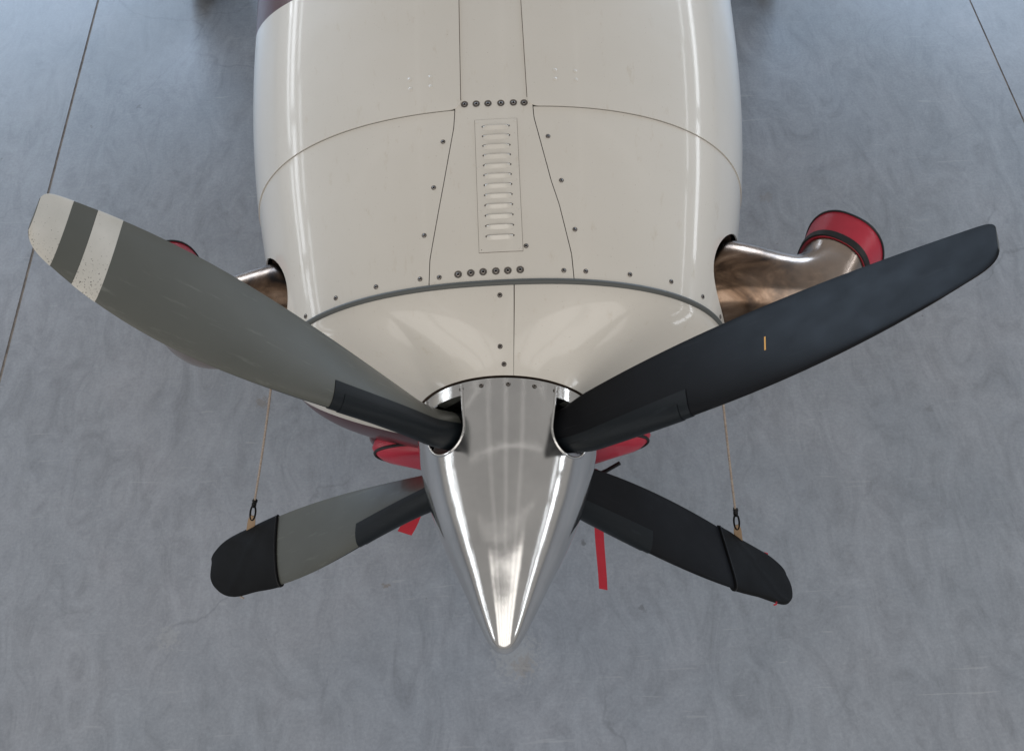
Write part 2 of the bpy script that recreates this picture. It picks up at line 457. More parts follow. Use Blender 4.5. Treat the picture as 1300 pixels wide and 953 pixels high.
for sgn in (-1, 1):
    ed = (lambda y: lin(y, *cl)-G) if sgn < 0 else (lambda y: lin(y, *cr)+G)
    o = link('cowl_panel', shell(side(sgn, lambda u: Y_A, Y_B+.0004, ed), 90, 40, .0015, .004, 'cowl_panel'), plane, HUB, [M_paint])
    cut(o, [hole_cutter(sgn)])
    cowls[sgn] = o
    cme = hole_cutter(sgn); cme.materials.append(M_black)
hull_cut = []
for sgn in (-1, 1):
    cme = hole_cutter(sgn); hull_cut.append(cme)
cut(hull, hull_cut)
doors = {}
for sgn in (-1, 1):
    ex = -.0785 if sgn < 0 else .0985
    def y0f(u, rr=.022):
        d = u*1.75          # rough arc length from the inner edge
        return Y_B + .0022 + (rr - math.sqrt(max(0, rr*rr-(rr-d)**2)) if d < rr else 0)
    def fd(u, v, sgn=sgn, ex=ex):
        u = u**1.8
        return side(sgn, y0f, 2.09, lambda y: ex + (-.001 if sgn > 0 else .0005)*(y-.78)/.34*4)(u, v)
    doors[sgn] = link('cowl_door', shell(fd, 110, 90, .0042, .0035, 'cowl_door'), plane, HUB, [M_paint])

# dark strips laid on as the shaded gap between doors and centre strip
for sgn in (-1, 1):
    def fgap(u, v, sgn=sgn):
        y = .80 + 1.28*v; ex = (-.0785 if sgn < 0 else .0985) + (-.001 if sgn > 0 else .0005)*(y-.78)/.34*4
        return on_top(ex - sgn*(.0003 + .0014*u), y)[0]
    link('door_gap_line', shell(fgap, 2, 60, .0019, .0008, 'door_gap_line'), doors[sgn], None, [M_gap])

# nose bowl ----------------------------------------------------------
MP = Matrix(((.99744, .04362, .05664), (-.04355, .99905, -.00247), (-.05669, 0, .99839)))   # propeller axis and rotation
PHI = [0, 22, 40, 64, 92, 120, 150, 180]
W_L = [.60, .55, .10, .00, .00, .35, .80, 1.0]      # straight cone
W_S = [.15, .45, .78, .30, .00, .00, .00, .00]      # hollow beside the raised neck
W_E = [.25, .00, .12, .70, 1.0, .65, .20, .00]      # full rounded shoulder
Y0N, RN = .090, .246
def nose(u, th):
    c = MP @ Vector((RN*math.cos(th), Y0N, RN*math.sin(th)))
    a = Vector(sec(.288, th))
    d = math.degrees(th) % 360
    phi = abs(((d - 90) + 180) % 360 - 180)
    u_ = min(1, max(u, 0)); wl, ws_, we = lin(phi, PHI, W_L), lin(phi, PHI, W_S), lin(phi, PHI, W_E)
    wl, ws_, we = [.5*q + .25*(lin(phi-9, PHI, W) + lin(phi+9, PHI, W)) for q, W in ((wl, W_L), (ws_, W_S), (we, W_E))]
    b = (wl*u_ + ws_*(3*u_*u_-2*u_**3) + we*(1-(1-u_)**2.1))/(wl+ws_+we)
    y = c.y + (a.y-c.y)*u
    p = c.lerp(a, b); p.y = y
    return p
split = R(87.2)
bowls = {}
for sgn in (-1, 1):
    def fn(u, v, sgn=sgn):
        # u: around, v: along
        if sgn < 0: th = split + R(.10) + u*(math.pi - R(.2))
        else: th = split - math.pi + R(.10) + u*(math.pi - R(.2))
        return nose(v**1.5, th)
    bowls[sgn] = link('nose_bowl', shell(fn, 90, 30, 0, .004, 'nose_bowl'), plane, HUB, [M_paint])
# dark backing behind the nose split line
link('nose_frame', loft([[nose(v, 2*math.pi*k/72)*.985 + Vector((0, .004, 0)) for k in range(72)] for v in (.02, .1, .25, .5, .75, .98)], name='nose_frame'), plane, HUB, [M_gap])
# rubber seal between nose bowl and cowl panels
seal = [Vector(sec(.2925, R(-8 + 196*k/120))) for k in range(121)]
link('rubber_seal', tube(seal, .0078, 8, 'rubber_seal'), plane, HUB, [M_rubber])

# louvred plate ------------------------------------------------------
def fl(u, v):
    y = .3715 + (.737-.3715)*v; x = -.042 + .110*u
    return on_top(x, y)[0]
plate = link('louvre_plate', shell(fl, 6, 24, .0030, .003, 'louvre_plate'), plane, HUB, [M_paint])
def fe(u, v):
    y = .3706 + (.7379-.3706)*v; x = -.0428 + .1116*u
    return on_top(x, y)[0]
link('plate_outline', shell(fe, 6, 24, .0019, .001, 'plate_outline'), plate, None, [M_gap])  # dark sheet added under the plate to draw its gap outline
def louvre_mesh():
    bm = bmesh.new(); n = 10; rows = []
    prof = [(-.0082, 0), (-.0045, .0014), (.0002, .0042), (.0028, .0052), (.0038, .0038), (.0036, -.0005), (.0056, .0004)]
    for i in range(n+1):
        t = -1 + 2*i/n; k = (1-abs(t)**5)**.5
        rows.append([bm.verts.new((t*.0335, py if j < 3 else py, max(pz, 0)*(k if j < 5 else 1) - (.0005 if j == 5 else 0))) for j, (py, pz) in enumerate(prof)])
    for a, b in zip(rows[:-1], rows[1:]):
        for j in range(len(prof)-1): bm.faces.new((a[j], a[j+1], b[j+1], b[j])).material_index = 1 if j == 5 else 0
    return finish(bm, 'louvre', 50)
lm = louvre_mesh(); lm.materials.append(M_paint); lm.materials.append(M_gap)  # dark strip behind each lip paints in the slot's shadow
dotm = bpy.data.meshes.new('hole_dot')
bm = bmesh.new(); bmesh.ops.create_circle(bm, cap_ends=True, segments=10, radius=.0026); bm.to_mesh(dotm); bm.free(); dotm.materials.append(M_dimple)
def seat(o, x, y, off, yaw=0):
    p, n = on_top(x, y, off)
    ty = Vector((0, 1, 0)); ty = (ty - n*ty.dot(n)).normalized(); tx = ty.cross(n)
    o.matrix_basis = Matrix(((tx.x, ty.x, n.x, p.x), (tx.y, ty.y, n.y, p.y), (tx.z, ty.z, n.z, p.z), (0, 0, 0, 1))) @ Matrix.Rotation(yaw, 4, 'Z')
for i in range(12):
    y = .4105 + (.714-.4105)*i/11
    o = link('louvre', lm, plate); seat(o, .012, y, .0030)
    for s in (-1, 1):
        d = link('drain_hole', dotm, plate); seat(d, .012 + s*.0345, y + .002, .0034)

# fasteners ----------------------------------------------------------
def screw_mesh(rout, rhead, name):
    bm = bmesh.new(); n = 16
    def ring(r, z): return [bm.verts.new((r*math.cos(2*math.pi*k/n), r*math.sin(2*math.pi*k/n), z)) for k in range(n)]
    a, b, c, d = ring(rout, .0004), ring(rhead*1.12, -.0006), ring(rhead, .0002), ring(rhead*.55, .0010)
    e = ring(rhead*.38, .0002)
    for p, q, mi in ((a, b, 0), (b, c, 1), (c, d, 2), (d, e, 1)):
        for k in range(n):
            f = bm.faces.new((p[k], p[(k+1) % n], q[(k+1) % n], q[k])); f.material_index = mi
    bm.faces.new(e).material_index = 1
    me = finish(bm, name, 60)
    for mm in (M_dimple, M_black, M_screw): me.materials.append(mm)
    return me
sm_big = screw_mesh(.0098, .0052, 'screw'); sm_small = screw_mesh(.0062, .0046, 'screw')
rv = screw_mesh(.0, .0, 'x')
bm = bmesh.new(); bmesh.ops.create_uvsphere(bm, u_segments=14, v_segments=6, radius=.0060)
for v_ in bm.verts: v_.co.z *= .16
rvm = finish(bm, 'rivet'); rvm.materials.append(M_paint)
cpan_screws = [(-.068, .787), (-.037, .786), (-.006, .785), (.028, .784), (.061, .784), (.089, .783),
               (-.097, .320), (-.065, .321), (-.034, .322), (-.002, .322), (.028, .322), (.059, .323)]
for x, y in cpan_screws:
    o = link('screw', sm_big, cpan); seat(o, x, y, .0021)
for x, y in [(-.145, .317), (.168, .320), (.0765, .384)]:
    o = link('screw', sm_small, cpan); seat(o, x, y, .0021)
for x, y in [(-.127, .683), (-.154, .557), (-.181, .431), (-.194, .319), (-.309, .320), (-.419, .322), (-.509, .314), (-.566, .318)]:
    o = link('screw', sm_small, cowls[-1]); seat(o, x, y, .0021)
for x, y in [(.147, .684), (.175, .560), (.202, .428), (.223, .320), (.335, .323), (.443, .328), (.529, .323), (.581, .310)]:
    o = link('screw', sm_small, cowls[1]); seat(o, x, y, .0021)
for x, y in [(-.213, .881), (-.211, .851), (-.157, .879), (-.156, .849)]:
    o = link('rivet', rvm, doors[-1]); seat(o, x, y, .0043)
for x, y in [(.174, .881), (.174, .854), (.228, .881), (.229, .854)]:
    o = link('rivet', rvm, doors[1]); seat(o, x, y, .0043)
for (x, y) in [(-.036, .730), (.062, .730), (-.036, .378), (.063, .378), (-.037, .60), (.064, .60), (-.036, .48), (.064, .48)]:
    d = link('rivet', dotm if y < .4 and x < 0 else rvm, plate); seat(d, x, y, .0033); d.scale = (.5, .5, .5)
# nose bowl screws beside the split line
def seat_nose(o, u, th, off):
    p = nose(u, th); tu = nose(u+.01, th) - nose(u-.01, th); tt = nose(u, th-.01) - nose(u, th+.01)
    n = tt.cross(tu).normalized()
    if n.z < 0: n = -n
    ty = tu.normalized(); tx = ty.cross(n); p = p + n*off
    o.matrix_basis = Matrix(((tx.x, ty.x, n.x, p.x), (tx.y, ty.y, n.y, p.y), (tx.z, ty.z, n.z, p.z), (0, 0, 0, 1)))
for u, dth in ((.87, 2.6), (.31, 4.2), (.12, 4.2)):
    o = link('screw', sm_small, bowls[-1]); seat_nose(o, u, split + R(dth), .0008)

# exhaust stubs ------------------------------------------------------
EX = [((.50, .475, .015), (1, 0, 0), .128, .140), ((.62, .472, .015), (1, 0, 0), .126, .140), ((.70, .461, .004), (1, -.08, 0), .119, .142),
      ((.78, .447, -.010), (1, .05, 0), .111, .145), ((.85, .450, -.022), (.93, .38, 0), .107, .148), ((.900, .477, -.030), (.80, .60, 0), .103, .151),
      ((.928, .514, -.036), (.66, .75, 0), .099, .152), ((.949, .552, -.038), (.578, .816, 0), .098, .153)]
EXL = [((x, y + dy, z + dz), d, a, b) for ((x, y, z), d, a, b), dy, dz in zip(EX, (0, 0, .002, .005, .008, .011, .013, .014), (0, 0, .0, .002, .003, .004, .005, .005))]
def smooth_path(st, n):
    xs = [i/(len(st)-1) for i in range(len(st))]; out = []
    for k in range(n+1):
        t = k/n
        c = Vector([interp(t, xs, [s[0][j] for s in st]) for j in range(3)])
        d = Vector([interp(t, xs, [s[1][j] for s in st]) for j in range(3)]).normalized()
        out.append((c, d, interp(t, xs, [s[2] for s in st]), interp(t, xs, [s[3] for s in st])))
    return out
def mirror(p, s): return Vector((p[0]*s, p[1], p[2]))
ZUP = Vector((0, 0, 1))
def oval(c, d, a, b, s, n=48):
    h = d.cross(ZUP).normalized()
    out = []
    for k in range(n):
        co, si = math.cos(2*math.pi*k/n), math.sin(2*math.pi*k/n)
        out.append(mirror(c + h*a*math.copysign(abs(co)**.86, co) + ZUP*b*math.copysign(abs(si)**.86, si), s))
    return out
stubs = {}
for s in (-1, 1):
    st = smooth_path(EX if s > 0 else EXL, 36)
    rg = [oval(c, d, a, b, s) for c, d, a, b in st]
    c, d, a, b = st[-1]
    rg.append(oval(c - d*.0, d, a-.004, b-.004, s)); rg.append(oval(c - d*.10, d, a-.012, b-.012, s))
    o = link('exhaust_stub', loft(rg, name='exhaust_stub', angle=50), plane, HUB, [M_exh])
    stubs[s] = o
    # clamp bead where the outlet begins
    c, d, a, b = st[24]

# spinner ------------------------------------------------------------
def spin_r(y):
    return interp(y, [-.535, -.53, -.51, -.455, -.38, -.30, -.20, -.10, 0, .085], [.004, .019, .038, .067, .102, .140, .182, .214, .234, .243])
RY = Matrix(((MP[0][0], MP[0][1], MP[0][2], 0), (MP[1][0], MP[1][1], MP[1][2], 0), (MP[2][0], MP[2][1], MP[2][2], H), (0, 0, 0, 1)))
ys = [.083 - .012*k for k in range(int(.583/.012)+1)] + [-.507, -.515, -.521, -.526, -.530, -.533, -.535]
outer = [[(spin_r(y)*math.cos(2*math.pi*k/160), y, spin_r(y)*math.sin(2*math.pi*k/160)) for k in range(160)] for y in ys]
inner = [[((spin_r(y)-.004)*math.cos(2*math.pi*k/160), y, (spin_r(y)-.004)*math.sin(2*math.pi*k/160)) for k in range(160)] for y in ys if y > -.47]
spinner = link('spinner', loft(inner[::-1] + outer, name='spinner', angle=30), plane, None, [M_chrome])
spinner.matrix_basis = RY
ROT = .0021
BL = [(-45, 'ul'), (45, 'ur'), (-135, 'll'), (135, 'lr')]
def hole_ring(rad, ang, hw=.066, yf=-.086, yb=.16, n=18):
    a = R(ang) + ROT; rh = Vector((math.sin(a), 0, math.cos(a))); th = Vector((0, 1, 0)).cross(rh)
    pts = [rh*rad + th*hw + Vector((0, yb, 0)), ]
    for k in range(n+1):
        q = math.pi*k/n; pts.append(rh*rad + th*hw*math.cos(q) + Vector((0, yf + hw - hw*math.sin(q)*1.0, 0)))
    pts.append(rh*rad - th*hw + Vector((0, yb, 0)))
    return pts
cut(spinner, [loft([hole_ring(.06, a), hole_ring(.40, a)], name='cut') for a, _ in BL], 30)
# rolled edges round each blade opening
def lip(ang):
    pts = []
    for p in hole_ring(1, ang)[0:]:
        a = R(ang) + ROT; rh = Vector((math.sin(a), 0, math.cos(a))); th = Vector((0, 1, 0)).cross(rh)
        y = min(p.y, .080); t = p.dot(th); r = spin_r(y)
        pts.append(rh*math.sqrt(max(r*r - t*t, 0)) + th*t + Vector((0, y, 0)))
    dense = []
    for a, b in zip(pts[:-1], pts[1:]):
        for k in range(6): dense.append(a.lerp(b, k/6))
    out = []
    for p in dense + [pts[-1]]:
        r = spin_r(p.y) + .0002; k = r/math.hypot(p.x, p.z); out.append((p.x*k, p.y, p.z*k))
    return out
for a, _ in BL: link('opening_lip', tube(lip(a), .0036, 10, 'opening_lip'), spinner, None, [M_chrome])
# backplate and hub
def lathe(prof, n=120, name='lathe'):
    return loft([[(r*math.cos(2*math.pi*k/n), y, r*math.sin(2*math.pi*k/n)) for k in range(n)] for y, r in prof], name=name)
bp = link('backplate', lathe([(.050, .10), (.050, .236), (.052, .2385), (.086, .2405), (.087, .2385), (.064, .2355), (.0605, .10)], name='backplate'), plane, None, [M_chrome]); bp.matrix_basis = RY
hb = link('hub', lathe([(-.16, .03), (-.15, .06), (-.08, .085), (.05, .09), (.055, .03)], name='hub'), plane, None, [M_black]); hb.matrix_basis = RY
for t in (-13.6, -7.3, .6, 8.3, 14.9):
    o = link('screw', sm_small, spinner)
    a = R(t*2.05 - 1.5); y = .068; n = Vector((math.sin(a), .10, math.cos(a))).normalized()
    p = Vector((spin_r(y)*math.sin(a), y, spin_r(y)*math.cos(a))) + n*.0006
    ty = (Vector((0, 1, 0)) - n*n.y).normalized(); tx = ty.cross(n)
    o.matrix_basis = Matrix(((tx.x, ty.x, n.x, p.x), (tx.y, ty.y, n.y, p.y), (tx.z, ty.z, n.z, p.z), (0, 0, 0, 1)))

# propeller blades ---------------------------------------------------
LEt, LEy = (.0228246, .0181744, -.0322049, -.0090407), (.0277075, .0492699, -.0115075, -.1162349)
TEt, TEy = (-.0139006, -.0098964, .0453460, .0091178), (-.0052975, -.0359864, .0182294, .1000778)
def pv(c, u):
    r = 0
    for k in c: r = r*u + k
    return r
RT = 1.335
def blade_edges(r, sock=False):
    u = (r-.8)/.5
    le, te = Vector((pv(LEt, u), pv(LEy, u))), Vector((pv(TEt, u), pv(TEy, u)))
    d = te - le
    if sock:                                       # boxier outline of the canvas sock
        k = min(1, max(0, (r-1.17)/(1.345-1.17)))
        le = le - d*.16*smooth(1.10, 1.32, r); te = te + d*.05*smooth(1.10, 1.30, r)
        le = le + d*(.30*(1-math.sqrt(max(0, 1-k**4.5)))); te = te - d*(.24*(1-math.sqrt(max(0, 1-k**5))))
    elif r > 1.27:                                 # rounded tip
        k = (r-1.27)/(RT-1.27)
        le = le + d*(.27*(1-math.sqrt(max(0, 1-k**4)))); te = te - d*(.17*(1-math.sqrt(max(0, 1-k**6))))
    return le, te
def smooth(a, b, x):
    t = min(1, max(0, (x-a)/(b-a))); return t*t*(3-2*t)
NB = 18
def blade_section(r, grow=0.0, sock=False):
    """closed ring: LE -> TE over the +t (front) face, back over the -t face"""
    le, te = blade_edges(max(r, .24), sock); ch = te - le; c = ch.length; d = ch/c; nrm = Vector((d.y, -d.x))
    tk = interp(r, [.24, .40, .60, .85, 1.1, 1.335], [.062, .050, .036, .024, .015, .007])
    ring = []
    N2 = NB
    def prof(s):
        return (1.4845*math.sqrt(max(s, 0)) - .63*s - 1.758*s*s + 1.4215*s**3 - .5075*s**4)   # half thickness / t
    def pt(s, side):
        base = le + ch*s
        camber = .030*c*4*s*(1-s)
        h = max(prof(s)*tk, .0012)
        return base + nrm*(camber*.55 + side*h*(1.15 if side > 0 else .85))
    up, lo = [], []
    for k in range(N2+1):
        s = .5*(1-math.cos(math.pi*k/N2))
        up.append(pt(s, 1)); lo.append(pt(s, -1))
    ring = up + lo[-2:0:-1]
    # round shank near the hub
    b = smooth(.30, .15, r)
    if b > 0:
        mid = Vector((0.0, -.010)); rad = .050
        L = len(ring); new = []
        for i, p in enumerate(ring):
            q = 2*math.pi*i/L
            cp = mid + Vector((math.sin(q)*rad*nrm.x*0 + rad*(-d.x*math.cos(q) + nrm.x*math.sin(q)), rad*(-d.y*math.cos(q) + nrm.y*math.sin(q))))
            new.append(p.lerp(cp, b))
        ring = new
    if grow:
        L = len(ring); out = []
        ar = sum(ring[k-1].x*ring[k].y - ring[k].x*ring[k-1].y for k in range(L)); sg = 1 if ar > 0 else -1
        for i in range(L):
            t = ring[(i+1) % L] - ring[i-1]; out.append(ring[i] + Vector((t.y, -t.x)).normalized()*sg*grow)
        ring = out
    return [(p.x, p.y, r) for p in ring]
rl = [.09, .12, .15, .18, .21, .24, .27, .30, .34, .38] + [.42+.04*k for k in range(21)] + [1.25, 1.27, 1.285, 1.30, 1.312, 1.322, 1.329, 1.333, 1.335]
def blade_mesh():
    bm = bmesh.new(); vs = [[bm.verts.new(p) for p in blade_section(r)] for r in rl]; n = len(vs[0])
    for i, (a, b) in enumerate(zip(vs[:-1], vs[1:])):
        for k in range(n):
            f = bm.faces.new((a[k], a[(k+1) % n], b[(k+1) % n], b[k])); f.material_index = 0 if k < NB else 1
            if rl[i] < .20: f.material_index = 1
    bm.faces.new(vs[0]); bm.faces.new(vs[-1])
    me = finish(bm, 'blade', 50); me.materials.append(M_grey); me.materials.append(M_dark); return me
bmesh_blade = blade_mesh()
def face_patch(r0, r1, k0, k1, off, name, mt, nr=10, thick=None):
    """thin sheet lying on blade ring indices k0..k1 between radii r0 and r1"""
    bm = bmesh.new(); rows = []
    n = 2*NB
    for i in range(nr+1):
        r = r0 + (r1-r0)*i/nr
        o = blade_section(r, off); rows.append([bm.verts.new(o[k % n]) for k in range(k0, k1+1)])
    for a, b in zip(rows[:-1], rows[1:]):
        for j in range(len(a)-1): bm.faces.new((a[j], a[j+1], b[j+1], b[j]))
    if thick:
        low = []
        for i in range(nr+1):
            r = r0 + (r1-r0)*i/nr
            o = blade_section(r, off-thick); low.append([bm.verts.new(o[k % n]) for k in range(k0, k1+1)])
        m_ = len(rows[0])-1
        for i in range(nr):
            bm.faces.new((rows[i][0], low[i][0], low[i+1][0], rows[i+1][0])); bm.faces.new((rows[i][m_], low[i][m_], low[i+1][m_], rows[i+1][m_]))
        for i in (0, nr):
            for j in range(m_): bm.faces.new((rows[i][j], rows[i][j+1], low[i][j+1], low[i][j]))
    me = finish(bm, name, 40); me.materials.append(mt); return me
stripe1 = face_patch(1.272, 1.3345, 0, NB, .0006, 'tip_stripe', M_stripe, 14)
stripe2 = face_patch(1.164, 1.220, 0, NB, .0006, 'tip_stripe', M_stripe, 6)
boot = face_patch(.20, .588, -7, 7, .0018, 'deice_boot', M_boot, 26, .0022)
boot_pad = face_patch(.23, .560, -5, 5, .0034, 'heater_pad', M_boot, 24, .0022)
for ang, nm in BL:
    o = link('propeller_blade', bmesh_blade, plane)
    o.matrix_basis = RY @ Matrix.Rotation(R(ang) + ROT, 4, 'Y')
    o['label'] = {'ul': 'grey blade face with two white tip bands, upper left', 'ur': 'matt black blade face, upper right',
                  'll': 'grey blade with black covered tip, lower left', 'lr': 'matt black blade with covered tip, lower right'}[nm]
    link('tip_stripe', stripe1, o); link('tip_stripe', stripe2, o)
    bt = link('deice_boot', boot, o); link('heater_pad', boot_pad, o)
    if nm == 'ur':
        # small orange balance mark on the black face
        bm = bmesh.new(); sct = []
        for r in (.803, .807):
            ring = blade_section(r, .0006); sct.append([bm.verts.new(ring[k]) for k in range(2*NB-10, 2*NB-7)])
        for j in range(len(sct[0])-1): bm.faces.new((sct[0][j], sct[0][j+1], sct[1][j+1], sct[1][j]))
        link('paint_mark', finish(bm, 'paint_mark'), o, None, [M_yellow])

# landing gear and wings (seen only as dark tyres at the picture's top edge)
def wheel(name, loc, rad, wid):
    prof = [(-wid*.30, rad*.55), (-wid*.5, rad*.62), (-wid*.5, rad*.86), (-wid*.36, rad*.97), (0, rad), (wid*.36, rad*.97), (wid*.5, rad*.86), (wid*.5, rad*.62), (wid*.30, rad*.55)]
    me = loft([[(x, r*math.cos(2*math.pi*k/40), r*math.sin(2*math.pi*k/40)) for k in range(40)] for x, r in prof], name=name)
    me.materials.append(M_tyre)
    o = link(name, me, plane, loc)
    rim = loft([[(x, r*math.cos(2*math.pi*k/28), r*math.sin(2*math.pi*k/28)) for k in range(28)] for x, r in [(-wid*.34, rad*.05), (-wid*.36, rad*.52), (wid*.36, rad*.52), (wid*.34, rad*.05)]], name='rim')
    link('rim', rim, o, None, [M_white])
    return o
wheel('main_wheel', (-1.62, 3.80, .27), .27, .24); wheel('main_wheel', (1.36, 3.62, .27), .27, .22)
for x, y in ((-1.62, 3.80), (1.36, 3.62)):
    link('gear_leg', tube([(x + (.17 if x < 0 else -.17), y, .27), (x + (.17 if x < 0 else -.17), y+.02, .7), (x + (.1 if x < 0 else -.1), y+.05, 1.2)], .045, 12, 'gear_leg'), plane, None, [M_white])
wheel('nose_wheel', (0, 1.25, .22), .22, .17)
link('nose_leg', tube([(.13, 1.25, .22), (.13, 1.25, .5), (.03, 1.24, .62), (0, 1.2, 1.12)], .04, 12, 'nose_leg'), plane, None, [M_white])
for s in (-1, 1):
    rg = []
    for k in range(9):
        t = k/8; x = s*(.62 + 2.6*t); y0 = 3.35 + .10*t; c = 1.75 - .35*t; z = H - .50 + .16*t
        ring = []
        for q in range(28):
            a = 2*math.pi*q/28; sx = .5*(1-math.cos(a)) if q <= 14 else .5*(1-math.cos(a))
            ring.append((x, y0 + c*sx, z + math.copysign(1, math.sin(a))*.13*(1.48*math.sqrt(max(sx, 0)) - .63*sx - 1.76*sx**2 + 1.42*sx**3 - .51*sx**4)*c*.75*2 if 0 < q < 28 and q != 14 else z))
        rg.append(ring)
    link('wing', loft(rg, name='wing'), plane, None, [M_white])

# chin intake --------------------------------------------------------
def intake_mid(x): return interp(min(abs(x), .4), [0, .2, .3, .4], [-.350, -.316, -.300, -.305])
def intake_pt(a, k=1.0, y=.20):
    c, s = math.cos(a), math.sin(a)
    x = .400*k*math.copysign(abs(c)**.85, c)
    return Vector((x, y + .020*abs(c)**2, intake_mid(x) + .090*k*math.copysign(abs(s)**.9, s)))
lipm = tube([intake_pt(2*math.pi*k/80) for k in range(80)], .018, 10, 'intake_lip', closed=True)
link('intake_lip', lipm, plane, HUB, [simple('maroon_paint', (.055, .006, .012), .3, 0, .9)])

# ------------------------------------------------------------------ covers and ties (things of their own)
ic = tag(empty('intake_cover', (0, .15, H-.45)), 'red padded cover plugging the chin air intake under the spinner', 'intake cover')
inv = Vector((0, -.15, .45))
rg = []
for yk, kk in ((.23, .97), (.19, 1.0), (.165, 1.02), (.150, 1.0), (.133, .95), (.121, .84), (.113, .60), (.110, .3), (.109, .05)):
    r = []
    for k in range(72):
        p = intake_pt(2*math.pi*k/72, 1.0, yk)
        cz = intake_mid(p.x*kk); q = Vector((p.x*kk, p.y, cz + (p.z - intake_mid(p.x))*kk)); r.append(q + inv)
    rg.append(r)
link('plug', loft(rg, name='plug', angle=60), ic, None, [M_red])
pl = []
for k in range(90):
    p = intake_pt(2*math.pi*k/90, 1.0, .1475); kk = .998
    pl.append(Vector((p.x*kk, p.y, intake_mid(p.x*kk) + (p.z - intake_mid(p.x))*kk)) + inv)
link('piping', tube(pl, .0045, 6, 'piping', closed=True), ic, None, [M_pipe])
def ribbon(path, width, wdir, name, mt, par, th=.0012):
    wd = Vector(wdir).normalized()*width/2; bm = bmesh.new(); rows = []
    off = Vector((0, -1, 0))*th
    for p in path:
        p = Vector(p); rows.append([bm.verts.new(p - wd), bm.verts.new(p + wd), bm.verts.new(p + wd + off), bm.verts.new(p - wd + off)])
    for a, b in zip(rows[:-1], rows[1:]):
        for j in range(4): bm.faces.new((a[j], a[(j+1) % 4], b[(j+1) % 4], b[j]))
    bm.faces.new(rows[0]); bm.faces.new(rows[-1])
    return link(name, finish(bm, name, 60), par, None, [mt])
def hang(p0, p1, n, sag, wig):
    p0, p1 = Vector(p0), Vector(p1); out = []
    for k in range(n+1):
        t = k/n; p = p0.lerp(p1, t); p += Vector((wig*math.sin(t*9), sag*math.sin(t*math.pi) + wig*math.sin(t*7+1), 0)); out.append(p + inv)
    return out
ribbon(hang((.243, .09, -.385), (.270, .0, -1.06), 24, .004, .0008), .029, (1, -.25, 0), 'streamer', M_redf, ic)
link('strap_knot', tube([Vector(q) + inv for q in [(.243, .115, -.370), (.238, .100, -.385), (.248, .090, -.40), (.252, .096, -.41), (.243, .092, -.425)]], .009, 8, 'strap_knot'), ic, None, [M_redf])
link('strap', tube([Vector(q) + inv for q in [(.17, .095, -.425), (.235, .104, -.392), (.275, .112, -.375), (.315, .124, -.352)]], .006, 6, 'strap'), ic, None, [M_pipe])
ribbon(hang((-.245, .10, -.43), (-.350, .045, -.615), 20, .015, .003), .046, (1, -.2, -.5), 'streamer', M_redf, ic)

for s in (-1, 1):
    st = smooth_path(EX if s > 0 else EXL, 36); c, d, a, b = st[-1]
    ec = tag(empty('exhaust_cover', tuple(mirror(c, s) + Vector((0, 0, H - .15)))),
             'red exhaust cover behind the grey banded blade' if s < 0 else 'red exhaust cover above the black blade',
             'exhaust cover', 'covers strapped over the two exhaust outlets')
    o_ = -mirror(c, s) + Vector((0, 0, .15))
    prof = [(-.012, .005, .005), (.0, .008, .008), (.03, .011, .011), (.055, .015, .016), (.070, .017, .018), (.079, .012, .013), (.082, -.01, -.01), (.084, -.05, -.05), (.085, -.09, -.09)]
    rg = [[p + o_ for p in oval(c + d*q, d, a+e, b+f, s)] for q, e, f in prof]
    link('cap', loft(rg, name='cap', angle=60), ec, None, [M_red])
    rim = [p + o_ for p in oval(c + d*.073, d, a+.018, b+.019, s, 60)]
    link('piping', tube(rim, .0032, 6, 'piping', closed=True), ec, None, [M_pipe])
    rg = [[p + o_ for p in oval(c + d*q, d, a+e, b+e, s)] for q, e in ((-.014, .0050), (-.012, .0090), (.004, .0112), (.007, .0080))]
    link('strap', loft(rg, cap=False, name='strap'), ec, None, [M_pipe])

# canvas socks on the lower blade tips, tied up to the exhaust stubs
def tip_cover_mesh(r0, seed):
    rnd = random.Random(seed); ph = [rnd.uniform(0, 6) for _ in range(6)]
    rr = [r0, r0+.004, r0+.008] + [r0+.02 + (RT-.025-r0-.02)*k/24 for k in range(25)] + [1.318, 1.326, 1.333, 1.339, 1.343, 1.345]
    rings = []
    for i, r in enumerate(rr):
        gr_ = .0068 if i < 3 else .0062
        ring = [Vector(p) for p in blade_section(r, gr_, True)]
        out = []
        for k, p in enumerate(ring):
            s_ = min(k, 2*NB-k)/NB                                # 0 leading edge .. 1 trailing edge
            q = s_*.9 + (r-1.13)*3.2
            wr = .0040*math.exp(-((q-.55)/.07)**2) + .0030*math.exp(-((s_*.7 - (r-1.13)*2.2 - .42)/.06)**2)
            wr += .0016*math.sin(r*27 + s_*5 + ph[0]) + .0012*math.sin(r*51 - s_*7 + ph[1])
            n = Vector((1 if k < NB else -1, 0, 0))
            e = min(1, 6*s_*(1-s_))
            p = p + n*wr*e*(0.3 if i < 3 else 1); p.z = r
            out.append(p)
        rings.append(out)
    return loft(rings, name='tip_cover', angle=50)
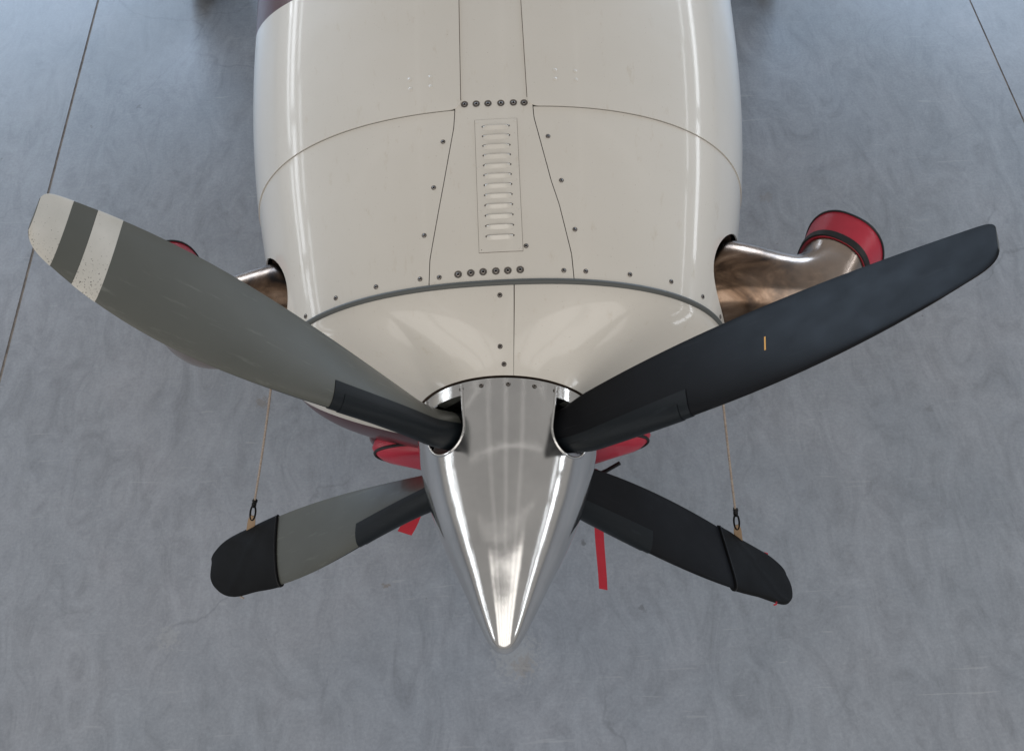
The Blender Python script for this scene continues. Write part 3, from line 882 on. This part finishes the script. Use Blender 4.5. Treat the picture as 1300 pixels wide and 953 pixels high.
def tie(ang, s, r0, rtab, seed, label):
    MB = RY @ Matrix.Rotation(R(ang) + ROT, 4, 'Y')
    base = MB @ Vector((0, 0, RT))
    root = tag(empty('propeller_tie', base), label, 'propeller tie', 'canvas ties on the two lower blade tips')
    T = Matrix.Translation(-base)
    cov = link('tip_cover', tip_cover_mesh(r0, seed), root, None, [M_cover]); cov.matrix_basis = T @ MB
    hem = [Vector(p) for p in blade_section(r0+.004, .0074, True)]
    hm = link('hem', tube(hem, .0011, 6, 'hem', closed=True), cov, None, [M_pipe])
    le, te = blade_edges(rtab); tp = MB @ Vector((te.x, te.y, rtab))
    anchor = Vector((-.672 if s < 0 else .605, .37, H - .115))
    dirn = (anchor - tp).normalized()
    # leather tab
    a0, a1 = tp - dirn*.03, tp + dirn*.066
    sd = dirn.cross(Vector((0, .5, -.85))).normalized()
    bm = bmesh.new(); th = dirn.cross(sd).normalized()*.0016
    prof = [(0, .013), (.7, .0125), (.9, .010), (1, .005)]
    L_, R_ = [], []
    top = [bm.verts.new(a0.lerp(a1, t) - base + sd*w_ + th) for t, w_ in prof] + [bm.verts.new(a0.lerp(a1, t) - base - sd*w_ + th) for t, w_ in prof[::-1]]
    bot = [bm.verts.new(v.co - th*2) for v in top]
    bm.faces.new(top); bm.faces.new(bot[::-1]); n = len(top)
    for i in range(n): bm.faces.new((top[i], bot[i], bot[(i+1) % n], top[(i+1) % n]))
    link('leather_tab', finish(bm, 'leather_tab'), root, None, [M_leather])
    # snap hook: eye, long link and swivel
    h0 = a1 - dirn*.020; h1 = a1 + dirn*.046
    loop = []
    for k in range(28):
        q = 2*math.pi*k/28; loop.append(h0.lerp(h1, .5 + .5*math.cos(q)) - base + sd*.0085*math.sin(q))
    link('snap_hook', tube(loop, .0032, 8, 'snap_hook', closed=True), root, None, [M_hook])
    sw = link('swivel', tube([h1 - base - dirn*.006, h1 - base, h1 - base + dirn*.010, h1 - base + dirn*.016], lambda t: .008 if .1 < t < .8 else .005, 10, 'swivel'), root, None, [M_hook])
    # rope up to the stub, then once round it
    path = [h1 + dirn*.012]
    n = 30
    for k in range(1, n+1):
        t = k/n; p = (h1 + dirn*.012).lerp(anchor, t); p.z -= .010*math.sin(math.pi*t); path.append(p)
    link('rope', tube([p - base for p in path], .0035, 8, 'rope'), root, None, [M_rope])
    eye = [anchor - base + Vector((.010*math.cos(q), .004, .014*math.sin(q))) for q in [2*math.pi*k/18 for k in range(18)]]
    link('eye', tube(eye, .003, 6, 'eye', closed=True), root, None, [M_hook])
    kn = h1 + dirn*.020
    bm = bmesh.new(); bmesh.ops.create_icosphere(bm, subdivisions=2, radius=.0085)
    for v in bm.verts: v.co = v.co*(1 + .25*math.sin(v.co.x*900)*math.cos(v.co.z*700)) + (kn - base)
    link('knot', finish(bm, 'knot', 80), root, None, [M_hook])
    # frayed stitching that shows at the sock's edge
    for rr_, ed, cl_ in ((1.20, 0, M_redf if s > 0 else M_rope), (1.265, 1, M_redf)):
        if s < 0 and ed: continue
        le, te = blade_edges(rr_, True); e_ = (le, te)[ed]; out_ = (le-te).normalized()*(1 if ed == 0 else -1)
        q0 = Vector((e_.x, e_.y, rr_)); o3 = Vector((out_.x, out_.y, 0))
        pts = [MB @ (q0 + o3*t_ + Vector((.004*math.sin(9*t_*100), 0, .010*math.sin(t_*240)))) - base for t_ in (-.004, .004, .009, .013, .016)]
        link('loose_stitch', tube(pts, .0028, 6, 'loose_stitch'), root, None, [cl_])
tie(-135, -1, .992, 1.134, 3, 'black canvas tip cover and cord on the lower grey blade')
tie(135, 1, .975, 1.095, 8, 'black canvas tip cover and cord on the lower black blade')
